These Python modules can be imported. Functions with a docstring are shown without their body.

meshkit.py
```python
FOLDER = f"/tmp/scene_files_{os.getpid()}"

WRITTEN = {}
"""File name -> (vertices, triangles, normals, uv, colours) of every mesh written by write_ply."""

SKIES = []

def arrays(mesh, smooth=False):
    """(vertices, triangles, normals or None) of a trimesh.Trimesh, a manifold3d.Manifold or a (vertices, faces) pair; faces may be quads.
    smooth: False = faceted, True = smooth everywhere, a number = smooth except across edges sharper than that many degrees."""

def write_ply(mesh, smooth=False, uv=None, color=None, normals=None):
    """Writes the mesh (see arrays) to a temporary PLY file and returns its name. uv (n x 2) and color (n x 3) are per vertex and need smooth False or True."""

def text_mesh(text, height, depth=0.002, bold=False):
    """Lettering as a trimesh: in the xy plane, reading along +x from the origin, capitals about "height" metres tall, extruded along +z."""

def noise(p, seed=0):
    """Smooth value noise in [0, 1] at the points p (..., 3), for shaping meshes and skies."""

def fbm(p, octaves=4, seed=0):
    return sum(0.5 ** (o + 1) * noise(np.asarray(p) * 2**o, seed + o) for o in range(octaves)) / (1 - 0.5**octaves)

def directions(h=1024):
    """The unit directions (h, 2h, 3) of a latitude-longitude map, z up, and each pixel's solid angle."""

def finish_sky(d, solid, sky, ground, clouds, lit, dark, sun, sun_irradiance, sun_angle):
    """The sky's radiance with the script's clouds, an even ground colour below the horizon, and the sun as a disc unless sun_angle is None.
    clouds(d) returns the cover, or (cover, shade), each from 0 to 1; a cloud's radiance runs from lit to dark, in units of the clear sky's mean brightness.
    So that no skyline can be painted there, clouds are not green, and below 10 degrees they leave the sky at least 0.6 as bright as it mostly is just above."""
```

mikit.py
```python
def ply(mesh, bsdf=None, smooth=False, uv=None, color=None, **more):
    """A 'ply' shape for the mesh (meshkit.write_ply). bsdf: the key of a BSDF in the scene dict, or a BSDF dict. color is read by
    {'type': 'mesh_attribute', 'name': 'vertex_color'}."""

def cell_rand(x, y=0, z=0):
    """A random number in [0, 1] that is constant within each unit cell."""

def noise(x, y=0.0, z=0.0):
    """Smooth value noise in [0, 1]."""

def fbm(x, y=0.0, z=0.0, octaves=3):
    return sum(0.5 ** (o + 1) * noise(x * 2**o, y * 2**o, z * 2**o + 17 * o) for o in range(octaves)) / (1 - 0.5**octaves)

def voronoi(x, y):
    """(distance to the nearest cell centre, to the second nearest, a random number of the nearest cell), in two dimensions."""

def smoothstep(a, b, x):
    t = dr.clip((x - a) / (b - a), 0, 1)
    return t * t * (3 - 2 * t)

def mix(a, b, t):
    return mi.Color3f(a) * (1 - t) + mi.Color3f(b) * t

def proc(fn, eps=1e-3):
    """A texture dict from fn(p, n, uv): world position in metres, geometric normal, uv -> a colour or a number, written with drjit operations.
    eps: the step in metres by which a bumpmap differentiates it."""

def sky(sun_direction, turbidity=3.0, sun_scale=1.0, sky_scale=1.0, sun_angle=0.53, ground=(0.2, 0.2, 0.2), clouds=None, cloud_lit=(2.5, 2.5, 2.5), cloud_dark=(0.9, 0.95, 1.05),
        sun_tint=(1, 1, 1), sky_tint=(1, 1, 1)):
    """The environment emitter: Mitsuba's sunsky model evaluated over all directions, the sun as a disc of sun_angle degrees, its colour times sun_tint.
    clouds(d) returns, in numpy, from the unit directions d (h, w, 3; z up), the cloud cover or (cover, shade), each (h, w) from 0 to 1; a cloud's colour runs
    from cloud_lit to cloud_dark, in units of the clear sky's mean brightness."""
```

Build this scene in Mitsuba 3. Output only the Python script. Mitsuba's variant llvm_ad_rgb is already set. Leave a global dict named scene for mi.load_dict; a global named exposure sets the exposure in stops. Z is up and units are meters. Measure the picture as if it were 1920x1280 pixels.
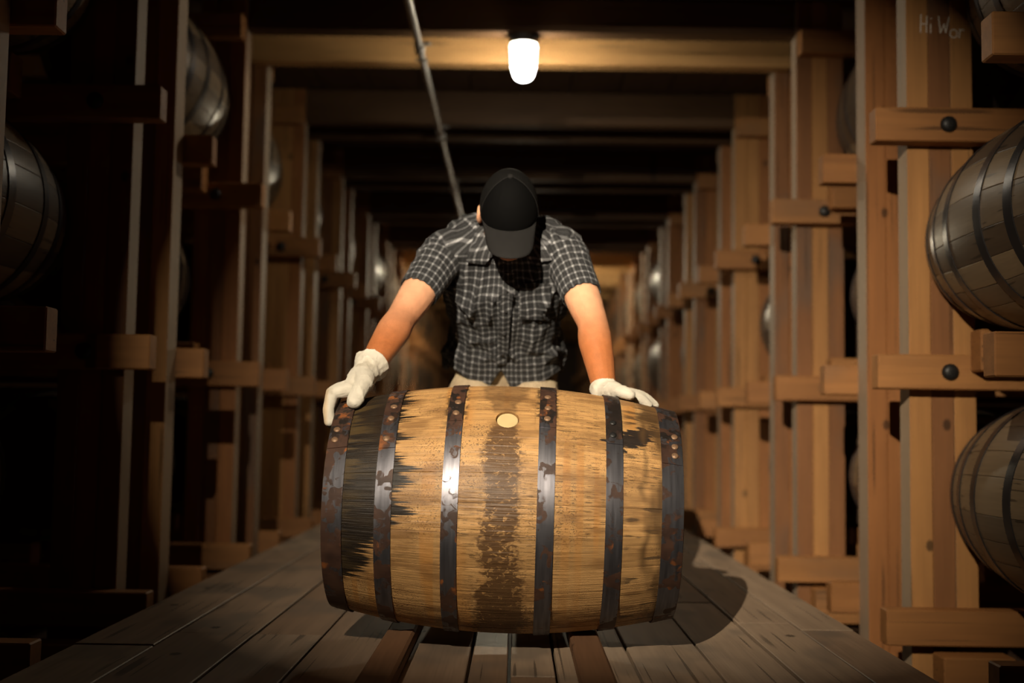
import math, random
import numpy as np
import trimesh, manifold3d
from manifold3d import Manifold
import drjit as dr
import mitsuba as mi
import mikit, meshkit
from mikit import proc, fbm, noise, smoothstep, mix, cell_rand

T = mi.ScalarTransform4f
scene, labels = {'type': 'scene'}, {}
rng = random.Random(7)
nprng = np.random.default_rng(11)

# ------------------------------------------------------------------ camera, light, exposure
F_PX = 2240.0
CAM = np.array([0.0, 0.0, 0.545])
pitch, yaw, roll = math.atan(163 / F_PX), -9 / F_PX, 0.0145
fwd = np.array([math.sin(yaw) * math.cos(pitch), math.cos(yaw) * math.cos(pitch), math.sin(pitch)])
scene['camera'] = {
    'type': 'thinlens', 'fov': 2 * math.degrees(math.atan(960 / F_PX)), 'fov_axis': 'x',
    'aperture_radius': 0.012, 'focus_distance': 2.85, 'near_clip': 0.05, 'far_clip': 100.0,
    'to_world': T().look_at(origin=CAM.tolist(), target=(CAM + fwd).tolist(), up=[-math.sin(roll), 0, math.cos(roll)])}
KEY = [-0.68, -0.40, 2.02]
scene['photographer_spot'] = {
    'type': 'spot', 'to_world': T().look_at(origin=KEY, target=[-0.68 + 3.35 * math.tan(math.radians(12.2)), 2.95, 2.02 - 3.41 * math.tan(math.radians(15.0))], up=[0, 0, 1]),
    'intensity': {'type': 'rgb', 'value': [148.0, 127.0, 97.0]}, 'cutoff_angle': 19.8, 'beam_width': 2.0}
BULB_RADIANCE = [72.0, 65.0, 51.0]
FAR_RADIANCE = [430.0, 370.0, 260.0]
exposure = 0.0

# ------------------------------------------------------------------ helpers
def num(key):
    if key not in USED:
        USED[key] = 0
        return key
    USED[key] += 1
    return '%s_%03d' % (key, USED[key])
USED = {}

def add(name, shape, parent=None, label=None, cat=None, group=None, kind=None):
    key = num((parent + '__' if parent else '') + name)
    scene[key] = shape
    tag(key, label, cat, group, kind)
    return key

def tag(key, label=None, cat=None, group=None, kind=None):
    d = {}
    if label: d['label'] = label
    if cat: d['category'] = cat
    if group: d['group'] = group
    if kind: d['kind'] = kind
    if d: labels[key] = d
    return key

def thing(name, label=None, cat=None, parent=None, group=None, kind=None):
    key = num((parent + '__' if parent else '') + name)
    return tag(key, label, cat, group, kind)

_box = {}
def box_mesh(sx, sy, sz, bev=0.004):
    k = (round(sx, 4), round(sy, 4), round(sz, 4), bev)
    if k not in _box:
        hx, hy, hz = sx / 2, sy / 2, sz / 2
        b = min(bev, 0.3 * min(sx, sy, sz))
        pts = []
        for i in (-1, 1):
            for j in (-1, 1):
                for l in (-1, 1):
                    pts += [(i * (hx - b), j * (hy - b), l * hz), (i * (hx - b), j * hy, l * (hz - b)), (i * hx, j * (hy - b), l * (hz - b))]
        _box[k] = trimesh.convex.convex_hull(np.array(pts))
    return _box[k]

_shape = {}
def box(x0, x1, y0, y1, z0, z1, mat, bev=0.004):
    x0, x1 = min(x0, x1), max(x0, x1)
    k = (round(x1 - x0, 4), round(y1 - y0, 4), round(z1 - z0, 4), bev, mat)
    if k not in _shape:
        _shape[k] = mikit.ply(box_mesh(*k[:4]), mat)
    return {**_shape[k], 'to_world': T().translate([(x0 + x1) / 2, (y0 + y1) / 2, (z0 + z1) / 2])}

def at(shape, M):
    return {**shape, 'to_world': M}

def sph(c, r, n=20):
    return Manifold.sphere(r, n).translate([float(v) for v in c])

def hull(*items):
    return Manifold.batch_hull([sph(c, r) for c, r in items])

def chain(pts, radii):
    return Manifold.batch_boolean([hull((pts[i], radii[i]), (pts[i + 1], radii[i + 1])) for i in range(len(pts) - 1)], manifold3d.OpType.Add)

def union(*ms):
    return Manifold.batch_boolean(list(ms), manifold3d.OpType.Add)

def to_tri(m):
    q = m.to_mesh()
    return trimesh.Trimesh(q.vert_properties[:, :3], q.tri_verts, process=True)

def relax(t, it=12, most=0.012):
    """Taubin smoothing that never moves a vertex farther than MOST"""
    import scipy.sparse as sp
    v0 = np.array(t.vertices); n = len(v0)
    e = np.vstack([t.edges_unique, t.edges_unique[:, ::-1]])
    A = sp.coo_matrix((np.ones(len(e)), (e[:, 0], e[:, 1])), shape=(n, n)).tocsr()
    deg = np.maximum(np.asarray(A.sum(1)).ravel(), 1)[:, None]
    v = v0.copy()
    for i in range(it):
        for k in (0.5, -0.51):
            v = v + k * ((A @ v) / deg - v)
        d = v - v0; L = np.linalg.norm(d, axis=1, keepdims=True)
        v = v0 + d * np.minimum(1, most / np.maximum(L, 1e-9))
    t.vertices = v
    return t

def smooth_tri(m, length, it=12):
    return relax(to_tri(m.refine_to_length(length)), it)

def grid_solid(P, thick, dirn=(0, 1, 0)):
    """closed slab from an n x m grid of points, thickened along dirn"""
    n, m = P.shape[:2]
    A = P.reshape(-1, 3); B = A + np.array(dirn) * thick
    V = np.vstack([A, B]); off = n * m; Fs = []
    idx = lambda i, j: i * m + j
    for i in range(n - 1):
        for j in range(m - 1):
            a, b, c, d = idx(i, j), idx(i, j + 1), idx(i + 1, j + 1), idx(i + 1, j)
            Fs += [(a, b, c), (a, c, d), (a + off, c + off, b + off), (a + off, d + off, c + off)]
    loop = [idx(0, j) for j in range(m)] + [idx(i, m - 1) for i in range(1, n)] + [idx(n - 1, j) for j in range(m - 2, -1, -1)] + [idx(i, 0) for i in range(n - 2, 0, -1)]
    for q in range(len(loop)):
        a, b = loop[q], loop[(q + 1) % len(loop)]
        Fs += [(a, a + off, b), (b, a + off, b + off)]
    t = trimesh.Trimesh(V, Fs, process=False)
    trimesh.repair.fix_normals(t)
    return t

def rgb(*v):
    return {'type': 'rgb', 'value': list(v)}

# ------------------------------------------------------------------ materials
def wood_fn(axis, light, dark, seed, grain=1.0, grey=0.0, knots=True, sides=0.0):
    def fn(p, n, uv):
        q = [p.x, p.y, p.z]
        along = q[axis]
        a, b = [q[i] for i in range(3) if i != axis]
        a = a + seed * 3.17
        wob = noise(along * 1.3 + seed, a * 4, b * 4) * 0.05
        g = fbm((a + wob) * 38 * grain, (b + wob) * 38 * grain, along * 1.6, 3)
        fine = noise(a * 260, b * 260, along * 7)
        blot = fbm(a * 5 + seed, b * 5, along * 1.8 + seed, 3)
        t = dr.clip(0.15 + 0.85 * (0.55 * g + 0.2 * fine + 0.45 * blot - 0.15), 0, 1)
        c = mix(dark, light, t)
        if grey > 0:
            w = smoothstep(0.50, 0.75, fbm(a * 7 + 9, b * 7, along * 3 + seed, 3)) * grey
            c = mix(c, (0.10, 0.085, 0.07), w)
        crack = smoothstep(0.80, 0.90, noise(a * 110 + 5, b * 110, along * 2.2 + seed * 2)) * 0.55
        c = c * (1 - crack)
        if sides > 0:      # faces turned along x are mixed towards a paler grey
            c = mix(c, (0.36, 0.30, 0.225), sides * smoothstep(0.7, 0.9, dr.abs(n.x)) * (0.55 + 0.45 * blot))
        if knots:
            ku, kv = a * 9, along * 2.6
            d = dr.sqrt(dr.square((ku - dr.floor(ku) - 0.5) / 9) + dr.square((kv - dr.floor(kv) - 0.5) / 2.6 * 0.7))
            on = dr.select(cell_rand(dr.floor(ku), dr.floor(kv), 3 + seed) > 0.86, 1.0, 0.0)
            c = c * (1 - 0.7 * on * (1 - smoothstep(0.008, 0.017, d)))
        return c
    return fn

def wood(key, axis, light, dark, seed, rough=0.62, **k):
    scene[key] = {'type': 'principled', 'base_color': proc(wood_fn(axis, light, dark, seed, **k)), 'roughness': rough, 'specular': 0.3}
    return key

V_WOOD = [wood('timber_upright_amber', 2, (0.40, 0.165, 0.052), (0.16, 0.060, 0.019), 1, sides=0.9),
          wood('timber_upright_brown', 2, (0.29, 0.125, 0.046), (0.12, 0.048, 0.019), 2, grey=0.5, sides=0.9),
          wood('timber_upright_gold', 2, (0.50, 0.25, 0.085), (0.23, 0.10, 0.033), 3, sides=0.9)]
X_WOOD = [wood('timber_cross_amber', 0, (0.38, 0.17, 0.055), (0.16, 0.064, 0.021), 4),
          wood('timber_cross_gold', 0, (0.43, 0.20, 0.066), (0.19, 0.078, 0.026), 5, grey=0.25)]
LIT_BEAM = wood('timber_beam_lit', 0, (0.62, 0.36, 0.14), (0.30, 0.15, 0.055), 6)  # paler copy for beams by the lamps, lamplight put into the colour
SHADED_BEAM = wood('timber_beam_shaded', 0, (0.115, 0.060, 0.026), (0.05, 0.025, 0.011), 16)  # same timber darkened for the unlit beams, shade put into the colour
FLOOR_WOOD = [wood('deck_board_grey', 1, (0.31, 0.215, 0.145), (0.12, 0.080, 0.052), 7, rough=0.55, grey=0.6, grain=0.8),
              wood('deck_board_brown', 1, (0.27, 0.175, 0.11), (0.10, 0.063, 0.040), 8, rough=0.5, grey=0.5, grain=0.8),
              wood('deck_board_pale', 1, (0.37, 0.27, 0.185), (0.15, 0.104, 0.070), 9, rough=0.58, grey=0.5, grain=0.8)]
RAIL_WOOD = wood('deck_rail_wood', 1, (0.20, 0.105, 0.055), (0.075, 0.036, 0.02), 10)
DARK_WOOD = wood('dark_old_boards', 1, (0.11, 0.065, 0.04), (0.045, 0.026, 0.016), 11, knots=False)
STAVE = [wood('aged_stave_grey', 1, (0.17, 0.125, 0.082), (0.07, 0.048, 0.030), 12, rough=0.42, knots=False),
         wood('aged_stave_tan', 1, (0.26, 0.185, 0.11), (0.105, 0.072, 0.042), 13, rough=0.42, knots=False),
         wood('aged_stave_brown', 1, (0.095, 0.065, 0.041), (0.04, 0.026, 0.017), 14, rough=0.42, knots=False)]
scene['black_hoop_steel'] = {'type': 'principled', 'base_color': rgb(0.055, 0.052, 0.055), 'metallic': 0.7, 'roughness': 0.32}
scene['black_iron'] = {'type': 'principled', 'base_color': rgb(0.018, 0.017, 0.017), 'metallic': 0.3, 'roughness': 0.45}
scene['galvanised_pipe'] = {'type': 'principled', 'base_color': rgb(0.42, 0.41, 0.39), 'metallic': 0.6, 'roughness': 0.38}
scene['fixture_metal'] = {'type': 'principled', 'base_color': rgb(0.10, 0.10, 0.10), 'metallic': 0.5, 'roughness': 0.5}
scene['chalk'] = {'type': 'diffuse', 'reflectance': rgb(0.75, 0.70, 0.62)}

# ------------------------------------------------------------------ setting
Y0, S = 3.84, 1.536            # first frame in view, spacing along the aisle
UNITS = list(range(-1, 14))
XP = 1.263                     # aisle edge of the posts
YEND = Y0 + S * 14 + 0.4
ZC = 2.53
WX = 2.9
scene_floor = thing('floor', kind='structure')
edges = [-1.09, -0.885, -0.675, -0.495, -0.30, -0.10, -0.007, 0.10, 0.285, 0.47, 0.64, 0.80, 0.955]
for i in range(len(edges) - 1):
    y = 0.55 + 0.0 if i % 2 else 0.35
    ji = 0
    while y < YEND:
        L = rng.uniform(2.2, 3.6)
        y1 = min(y + L, YEND)
        dz = rng.uniform(-0.004, 0.0)
        add('plank', box(edges[i] + 0.004, edges[i + 1] - 0.004, y + 0.002, y1 - 0.002, -0.045 + dz, dz, rng.choice(FLOOR_WOOD), 0.0022), scene_floor)
        y = y1
add('joist_bed', box(-1.05, 0.92, 0.3, YEND, -0.20, -0.052, DARK_WOOD), scene_floor)
tag(add('ground', box(-WX, WX, -0.4, YEND, -0.34, -0.30, DARK_WOOD)), kind='structure')
tag(add('wall_left', box(-WX - 0.06, -WX, -0.4, YEND, -0.34, ZC, DARK_WOOD)), kind='structure')
tag(add('wall_right', box(WX, WX + 0.06, -0.4, YEND, -0.34, ZC, DARK_WOOD)), kind='structure')
tag(add('wall_back', box(-WX, WX, YEND, YEND + 0.06, -0.34, ZC, DARK_WOOD)), kind='structure')
ceil = thing('ceiling', kind='structure')
for i in range(20):
    x = -WX + i * 2 * WX / 20
    add('plank', box(x + 0.003, x + 2 * WX / 20 - 0.003, -0.4, YEND, ZC, ZC + 0.03, DARK_WOOD, 0.004), ceil)

ORD = ['nearest', 'second', 'third', 'fourth', 'fifth', 'sixth', 'seventh', 'eighth', 'ninth', 'tenth', 'eleventh', 'twelfth', 'thirteenth', 'fourteenth']
bolt_shape = mikit.ply(trimesh.creation.revolve(np.array([[0, -0.016], [0.012, -0.0155], [0.021, -0.012], [0.025, -0.006], [0.0265, 0.002], [0.0, 0.002]]), sections=20).apply_transform(trimesh.transformations.rotation_matrix(-math.pi / 2, [1, 0, 0])), 'black_iron', smooth=30)
# revolve axis z -> the dome faces the camera (-y)
_b = trimesh.creation.revolve(np.array([[0.0, 0.0], [0.0265, 0.0], [0.026, 0.007], [0.021, 0.014], [0.012, 0.0175], [0.0, 0.018]]), sections=20)
_b.apply_transform(trimesh.transformations.rotation_matrix(math.pi / 2, [1, 0, 0]))
bolt_shape = mikit.ply(_b, 'black_iron', smooth=40)
TIERS = {1: [0.0, 0.797, 1.59, 2.37], -1: [0.018, 0.825, 1.63, 2.41]}
RAIL_X = {(0, 1): [1.75, 1.43, 1.62], (0, -1): [1.80, 1.455, 1.60], (1, 1): [1.7, 1.375, 1.385], (1, -1): [1.7, 1.41, 1.40]}
frames = {}
for k in UNITS:
    y0 = Y0 + k * S
    for s in (1, -1):
        side = 'right' if s > 0 else 'left'
        if k < 0:
            lab = 'timber rack frame cut off at the %s edge of the photo' % side
        elif k == 0:
            lab = 'nearest full timber rack frame on the right, chalk words on its post' if s > 0 else 'nearest full timber rack frame on the left, bolted crosspieces on its front post'
        else:
            lab = '%s bolted timber barrel rack frame from the camera on the %s of the aisle' % (ORD[k], side)
        fr = thing('rack_frame', lab, 'barrel rack', group=None)
        frames[k, s] = fr
        for ya, yb in ((y0, y0 + 0.10), (y0 + 0.46, y0 + 0.58)):
            post = thing('post', parent=fr)
            w = 0.0717
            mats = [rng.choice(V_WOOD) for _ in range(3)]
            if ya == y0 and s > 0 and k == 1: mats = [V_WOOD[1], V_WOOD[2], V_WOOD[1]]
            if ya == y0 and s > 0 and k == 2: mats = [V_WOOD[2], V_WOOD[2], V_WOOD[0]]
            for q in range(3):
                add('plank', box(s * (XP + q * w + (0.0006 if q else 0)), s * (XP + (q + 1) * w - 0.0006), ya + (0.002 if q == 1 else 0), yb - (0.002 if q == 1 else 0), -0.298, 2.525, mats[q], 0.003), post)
        for t, zt in enumerate(TIERS[s]):
            xe = 1.15 + rng.uniform(-0.012, 0.012) if t < 3 else 1.268
            for front in (True, False):
                ya = y0 - 0.075 if front else y0 + 0.581
                cp = add('crosspiece', box(s * xe, s * (WX - 0.01), ya, ya + 0.074, zt - 0.11, zt, X_WOOD[(t + k) % 2], 0.004), fr)
                if t in (1, 2):
                    if front:
                        add('bolt', at(bolt_shape, T().translate([s * (1.368 + rng.uniform(-0.004, 0.004)), ya - 0.0005, zt - 0.055])), cp)
                if t > 2: continue
                rx = RAIL_X.get((k, s), [1.72, 1.40, 1.40])[t] + (0 if k in (0, 1) else rng.uniform(-0.02, 0.03))
                yr = ya - 0.0905 if front else ya + 0.0745
                add('rail', box(s * rx, s * (WX - 0.01), yr, yr + 0.09, zt - 0.055, zt + 0.075, X_WOOD[(t + k + 1) % 2], 0.005), fr)
        # low nailing block in front of the sill
        add('block', box(s * 1.30, s * 1.52, y0 - 0.18, y0 - 0.0765, -0.27, -0.125, X_WOOD[k % 2], 0.005), fr)

# chalk words on the nearest right post
def stroke(mesh_list, pts, w=0.0034):
    for a, b in zip(pts[:-1], pts[1:]):
        a, b = np.array(a), np.array(b); d = b - a; L = np.linalg.norm(d)
        m = trimesh.creation.box([L + w * 0.6, 0.0012, w])
        m.apply_transform(trimesh.transformations.rotation_matrix(-math.atan2(d[1], d[0]), [0, 1, 0]))
        m.apply_translation([(a[0] + b[0]) / 2, 0, (a[1] + b[1]) / 2]); mesh_list.append(m)
ml = []
arc = [(0.112 + 0.012 * math.cos(t), 0.006 + 0.014 * math.sin(t)) for t in np.linspace(0.4, 0.4 + 2 * math.pi, 12)]
for pl in ([(0, 0.058), (0.004, -0.002)], [(0.020, 0.054), (0.023, 0.0)], [(0.002, 0.026), (0.022, 0.029)],
           [(0.034, 0.030), (0.037, 0.0)], [(0.0335, 0.046), (0.035, 0.049)],
           [(0.058, 0.058), (0.069, 0.004), (0.078, 0.034), (0.086, 0.006), (0.092, 0.060)], arc,
           [(0.131, 0.024), (0.132, -0.006)], [(0.132, 0.014), (0.138, 0.023), (0.145, 0.021)]):
    stroke(ml, pl)
chalk = trimesh.util.concatenate(ml)
chalk.apply_transform(trimesh.transformations.rotation_matrix(0.10, [0, 1, 0]))
chalk.apply_translation([1.306, Y0 - 0.0008, 1.862])
add('chalk_writing', mikit.ply(chalk, 'chalk'), frames[0, 1] + '__post', label='thin chalk handwriting reading Hi Wor')

# ceiling beams across the aisle at both posts of each frame
n = 0
for k in range(0, 14):
    for off in (0.0, 0.46):
        y = Y0 + k * S + off
        if k == 0 and off == 0: continue
        if k == 1 and off > 0:
            lab = 'brightly lit timber ceiling beam just behind the near jar lamp'
        elif k < 1 or (k == 1):
            lab = 'dark ceiling beam at the rear post of the nearest rack frames' if k == 0 else 'ceiling beam that the near jar lamp hangs from, dark on its front'
        else:
            lab = 'ceiling beam across the aisle at the %s post of the %s rack frame' % ('front' if off == 0 else 'rear', ORD[k])
        zb = 2.362 if (k == 1 and off == 0) else 2.325
        b = box(-1.26 if off == 0 else -1.33, 1.26 if off == 0 else 1.33, y + 0.005 if off == 0 else y - 0.097, y + 0.095 if off == 0 else y - 0.003, zb, 2.525, LIT_BEAM if (k == 1 and off > 0) or k >= 6 else SHADED_BEAM, 0.006)
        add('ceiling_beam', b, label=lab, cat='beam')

# ------------------------------------------------------------------ lamps
def jar_lamp(x, y, lab, radiance=BULB_RADIANCE, zt=2.3618):
    lamp = thing('jar_lamp', lab, 'lamp')
    prof = [(0.0, -0.205), (0.018, -0.203), (0.036, -0.194), (0.047, -0.178), (0.052, -0.158)]
    for i in range(5):
        z = -0.150 + i * 0.022
        prof += [(0.0525 + 0.001 * i, z), (0.0585 + 0.001 * i, z + 0.009), (0.0535 + 0.001 * i, z + 0.018)]
    prof += [(0.052, -0.040), (0.0, -0.040)]
    g = trimesh.creation.revolve(np.array(prof), sections=40)
    trimesh.repair.fix_normals(g)
    M = T().translate([x, y, zt]).scale([1.04, 1.04, 1.06])
    add('globe', {**mikit.ply(g, {'type': 'diffuse', 'reflectance': rgb(0.6, 0.6, 0.6)}, smooth=40), 'to_world': M,
                  'emitter': {'type': 'area', 'radiance': rgb(*radiance)}}, lamp, label='glowing white ribbed glass globe')
    c = trimesh.creation.revolve(np.array([[0, -0.012], [0.052, -0.012], [0.060, -0.020], [0.064, -0.022], [0.064, -0.0395], [0.0, -0.0395]])[::-1], sections=40)
    c2 = trimesh.creation.revolve(np.array([[0, 0.0], [0.046, 0.0], [0.046, -0.0118], [0, -0.0118]])[::-1], sections=32)
    for q in (c, c2): trimesh.repair.fix_normals(q)
    add('collar', at(mikit.ply(c, 'fixture_metal', smooth=40), M), lamp)
    for sx in (-1, 1): add('clamp_ear', box(x + sx * 0.040, x + sx * 0.066, y - 0.012, y + 0.012, zt - 0.0425, zt - 0.001, 'fixture_metal', 0.003), lamp)
    add('socket_box', at(mikit.ply(c2, 'fixture_metal', smooth=40), M), lamp)
    return lamp
jar_lamp(0.013, 5.426, 'glowing jar lamp hanging above the man, in front of the lit ceiling beam')
jar_lamp(0.0, 5.426 + 5 * S, 'far jar lamp lighting the end of the aisle, behind the man', FAR_RADIANCE, 2.3248)

# conduit along the ceiling
pipe = thing('conduit_pipe', 'thin grey metal pipe running along the ceiling, left of the jar lamp', 'pipe')
PA, PB = np.array([-0.455, 3.4, 2.262]), np.array([-0.500, YEND - 0.05, 2.262])
def tube(a, b, r, sec=16):
    return trimesh.creation.cylinder(radius=r, segment=[a, b], sections=sec)
add('tube', mikit.ply(tube(PA, PB, 0.0165), 'galvanised_pipe', smooth=40), pipe)
d = (PB - PA) / np.linalg.norm(PB - PA)
for y in (5.30, 6.96, 8.45, 9.9, 11.6, 13.2):
    c = PA + d * (y - PA[1]) / d[1]
    add('coupling', mikit.ply(tube(c - d * 0.035, c + d * 0.035, 0.0235), 'galvanised_pipe', smooth=40), pipe)
for k in (1, 2, 3, 4, 5, 6):
    y = Y0 + k * S + 0.05
    c = PA + d * (y - PA[1]) / d[1]
    m = trimesh.util.concatenate([box_mesh(0.012, 0.03, 0.05).copy().apply_translation([c[0] - 0.024, y, 2.292]), box_mesh(0.07, 0.03, 0.012).copy().apply_translation([c[0] + 0.006, y, 2.3185]),
                                  box_mesh(0.06, 0.03, 0.008).copy().apply_translation([c[0], y, 2.241])])
    add('hanger', mikit.ply(m, 'galvanised_pipe'), pipe)

# ------------------------------------------------------------------ barrels
BL, BR, BH = 0.87, 0.31, 0.255
def rad(u, R=BR, H=BH, L=BL):
    return R - (R - H) * (2 * u / L) ** 2
def stave_mesh(a0, a1, nl, na, L=BL, th=0.026, gap=0.0007, lift=0.0, R=BR, H=BH, groove=0.0013):
    """axis along y; angle from +x towards +z"""
    us = np.linspace(-L / 2, L / 2, nl)
    V = []
    for u in us:
        r = rad(u, R, H, L) + lift
        g = gap / r
        e = 0.0022 / r
        angs = [a0 + g, a0 + g + e] + list(np.linspace(a0 + g + e, a1 - g - e, na))[1:-1] + [a1 - g - e, a1 - g]
        rs = [r - groove] + [r] * na + [r - groove]
        ring = [(rr * math.cos(a), u, rr * math.sin(a)) for rr, a in zip(rs, angs)]
        ri = r - th
        ring += [(ri * math.cos(a1 - g), u, ri * math.sin(a1 - g)), (ri * math.cos(a0 + g), u, ri * math.sin(a0 + g))]
        V += ring
    m = na + 4
    Fs = []
    for i in range(nl - 1):
        for j in range(m):
            a, b = i * m + j, i * m + (j + 1) % m
            Fs += [(a, b, b + m), (a, b + m, a + m)]
    for base in (0, (nl - 1) * m):
        for j in range(1, m - 1):
            Fs.append((base, base + j, base + j + 1))
    t = trimesh.Trimesh(np.array(V), Fs, process=False)
    trimesh.repair.fix_normals(t)
    return t
def hoop_mesh(u0, u1, lift=0.0005, th=0.0028, sec=72, nl=3, R=BR, H=BH, L=BL):
    us = np.linspace(u0, u1, nl)
    prof = [(rad(u, R, H, L) + lift + th, u) for u in us] + [(rad(u, R, H, L) + lift, u) for u in us[::-1]]
    m = len(prof); V = []; Fs = []
    for i in range(sec):
        a = 2 * math.pi * i / sec
        V += [(r * math.cos(a), u, r * math.sin(a)) for r, u in prof]
    for i in range(sec):
        for j in range(m):
            a, b = i * m + j, i * m + (j + 1) % m
            c, dd = ((i + 1) % sec) * m + (j + 1) % m, ((i + 1) % sec) * m + j
            Fs += [(a, b, c), (a, c, dd)]
    t = trimesh.Trimesh(np.array(V), Fs, process=False)
    trimesh.repair.fix_normals(t)
    return t
def head_mesh(u, R=0.235, th=0.02):
    t = trimesh.creation.cylinder(radius=R, height=th, sections=48)
    t.apply_transform(trimesh.transformations.rotation_matrix(math.pi / 2, [1, 0, 0]))
    t.apply_translation([0, u, 0])
    return t
HOOPS = [(-0.433, -0.388), (-0.300, -0.262), (-0.140, -0.100), (0.100, 0.140), (0.262, 0.300), (0.388, 0.433)]
# shared shapes of the racked barrels
ang = [0.0]
while ang[-1] < 2 * math.pi - 0.30:
    ang.append(ang[-1] + rng.uniform(0.22, 0.36))
ang = np.array(ang + [2 * math.pi]); 
stave_shapes = [mikit.ply(stave_mesh(ang[i], ang[i + 1], 13, 4), None, smooth=35) for i in range(len(ang) - 1)]
hoop_shapes = [mikit.ply(hoop_mesh(*h), 'black_hoop_steel', smooth=35) for h in HOOPS]
head_shapes = [mikit.ply(head_mesh(u), STAVE[2]) for u in (-0.41, 0.41)]
body_m = trimesh.util.concatenate([stave_mesh(ang[i], ang[i + 1], 9, 3) for i in range(len(ang) - 1)])
body_shape = mikit.ply(body_m, STAVE[0], smooth=35)
TN = ['bottom', 'middle', 'top']
PLACE = {(-1, 1): [1.63, 1.56, 1.70], (-1, -1): [1.87, 1.70, 1.64], (0, 1): [1.74, 1.75, 1.69], (0, -1): [1.77, 1.73, 1.58],
         (1, 1): [1.71, 1.66, 1.74], (1, -1): [1.75, 1.76, 1.64], (2, 1): [1.72, 1.68, 1.72], (2, -1): [1.68, 1.70, 1.66],
         (3, 1): [1.7, 1.64, 1.66], (3, -1): [1.68, 1.68, 1.64]}
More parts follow.
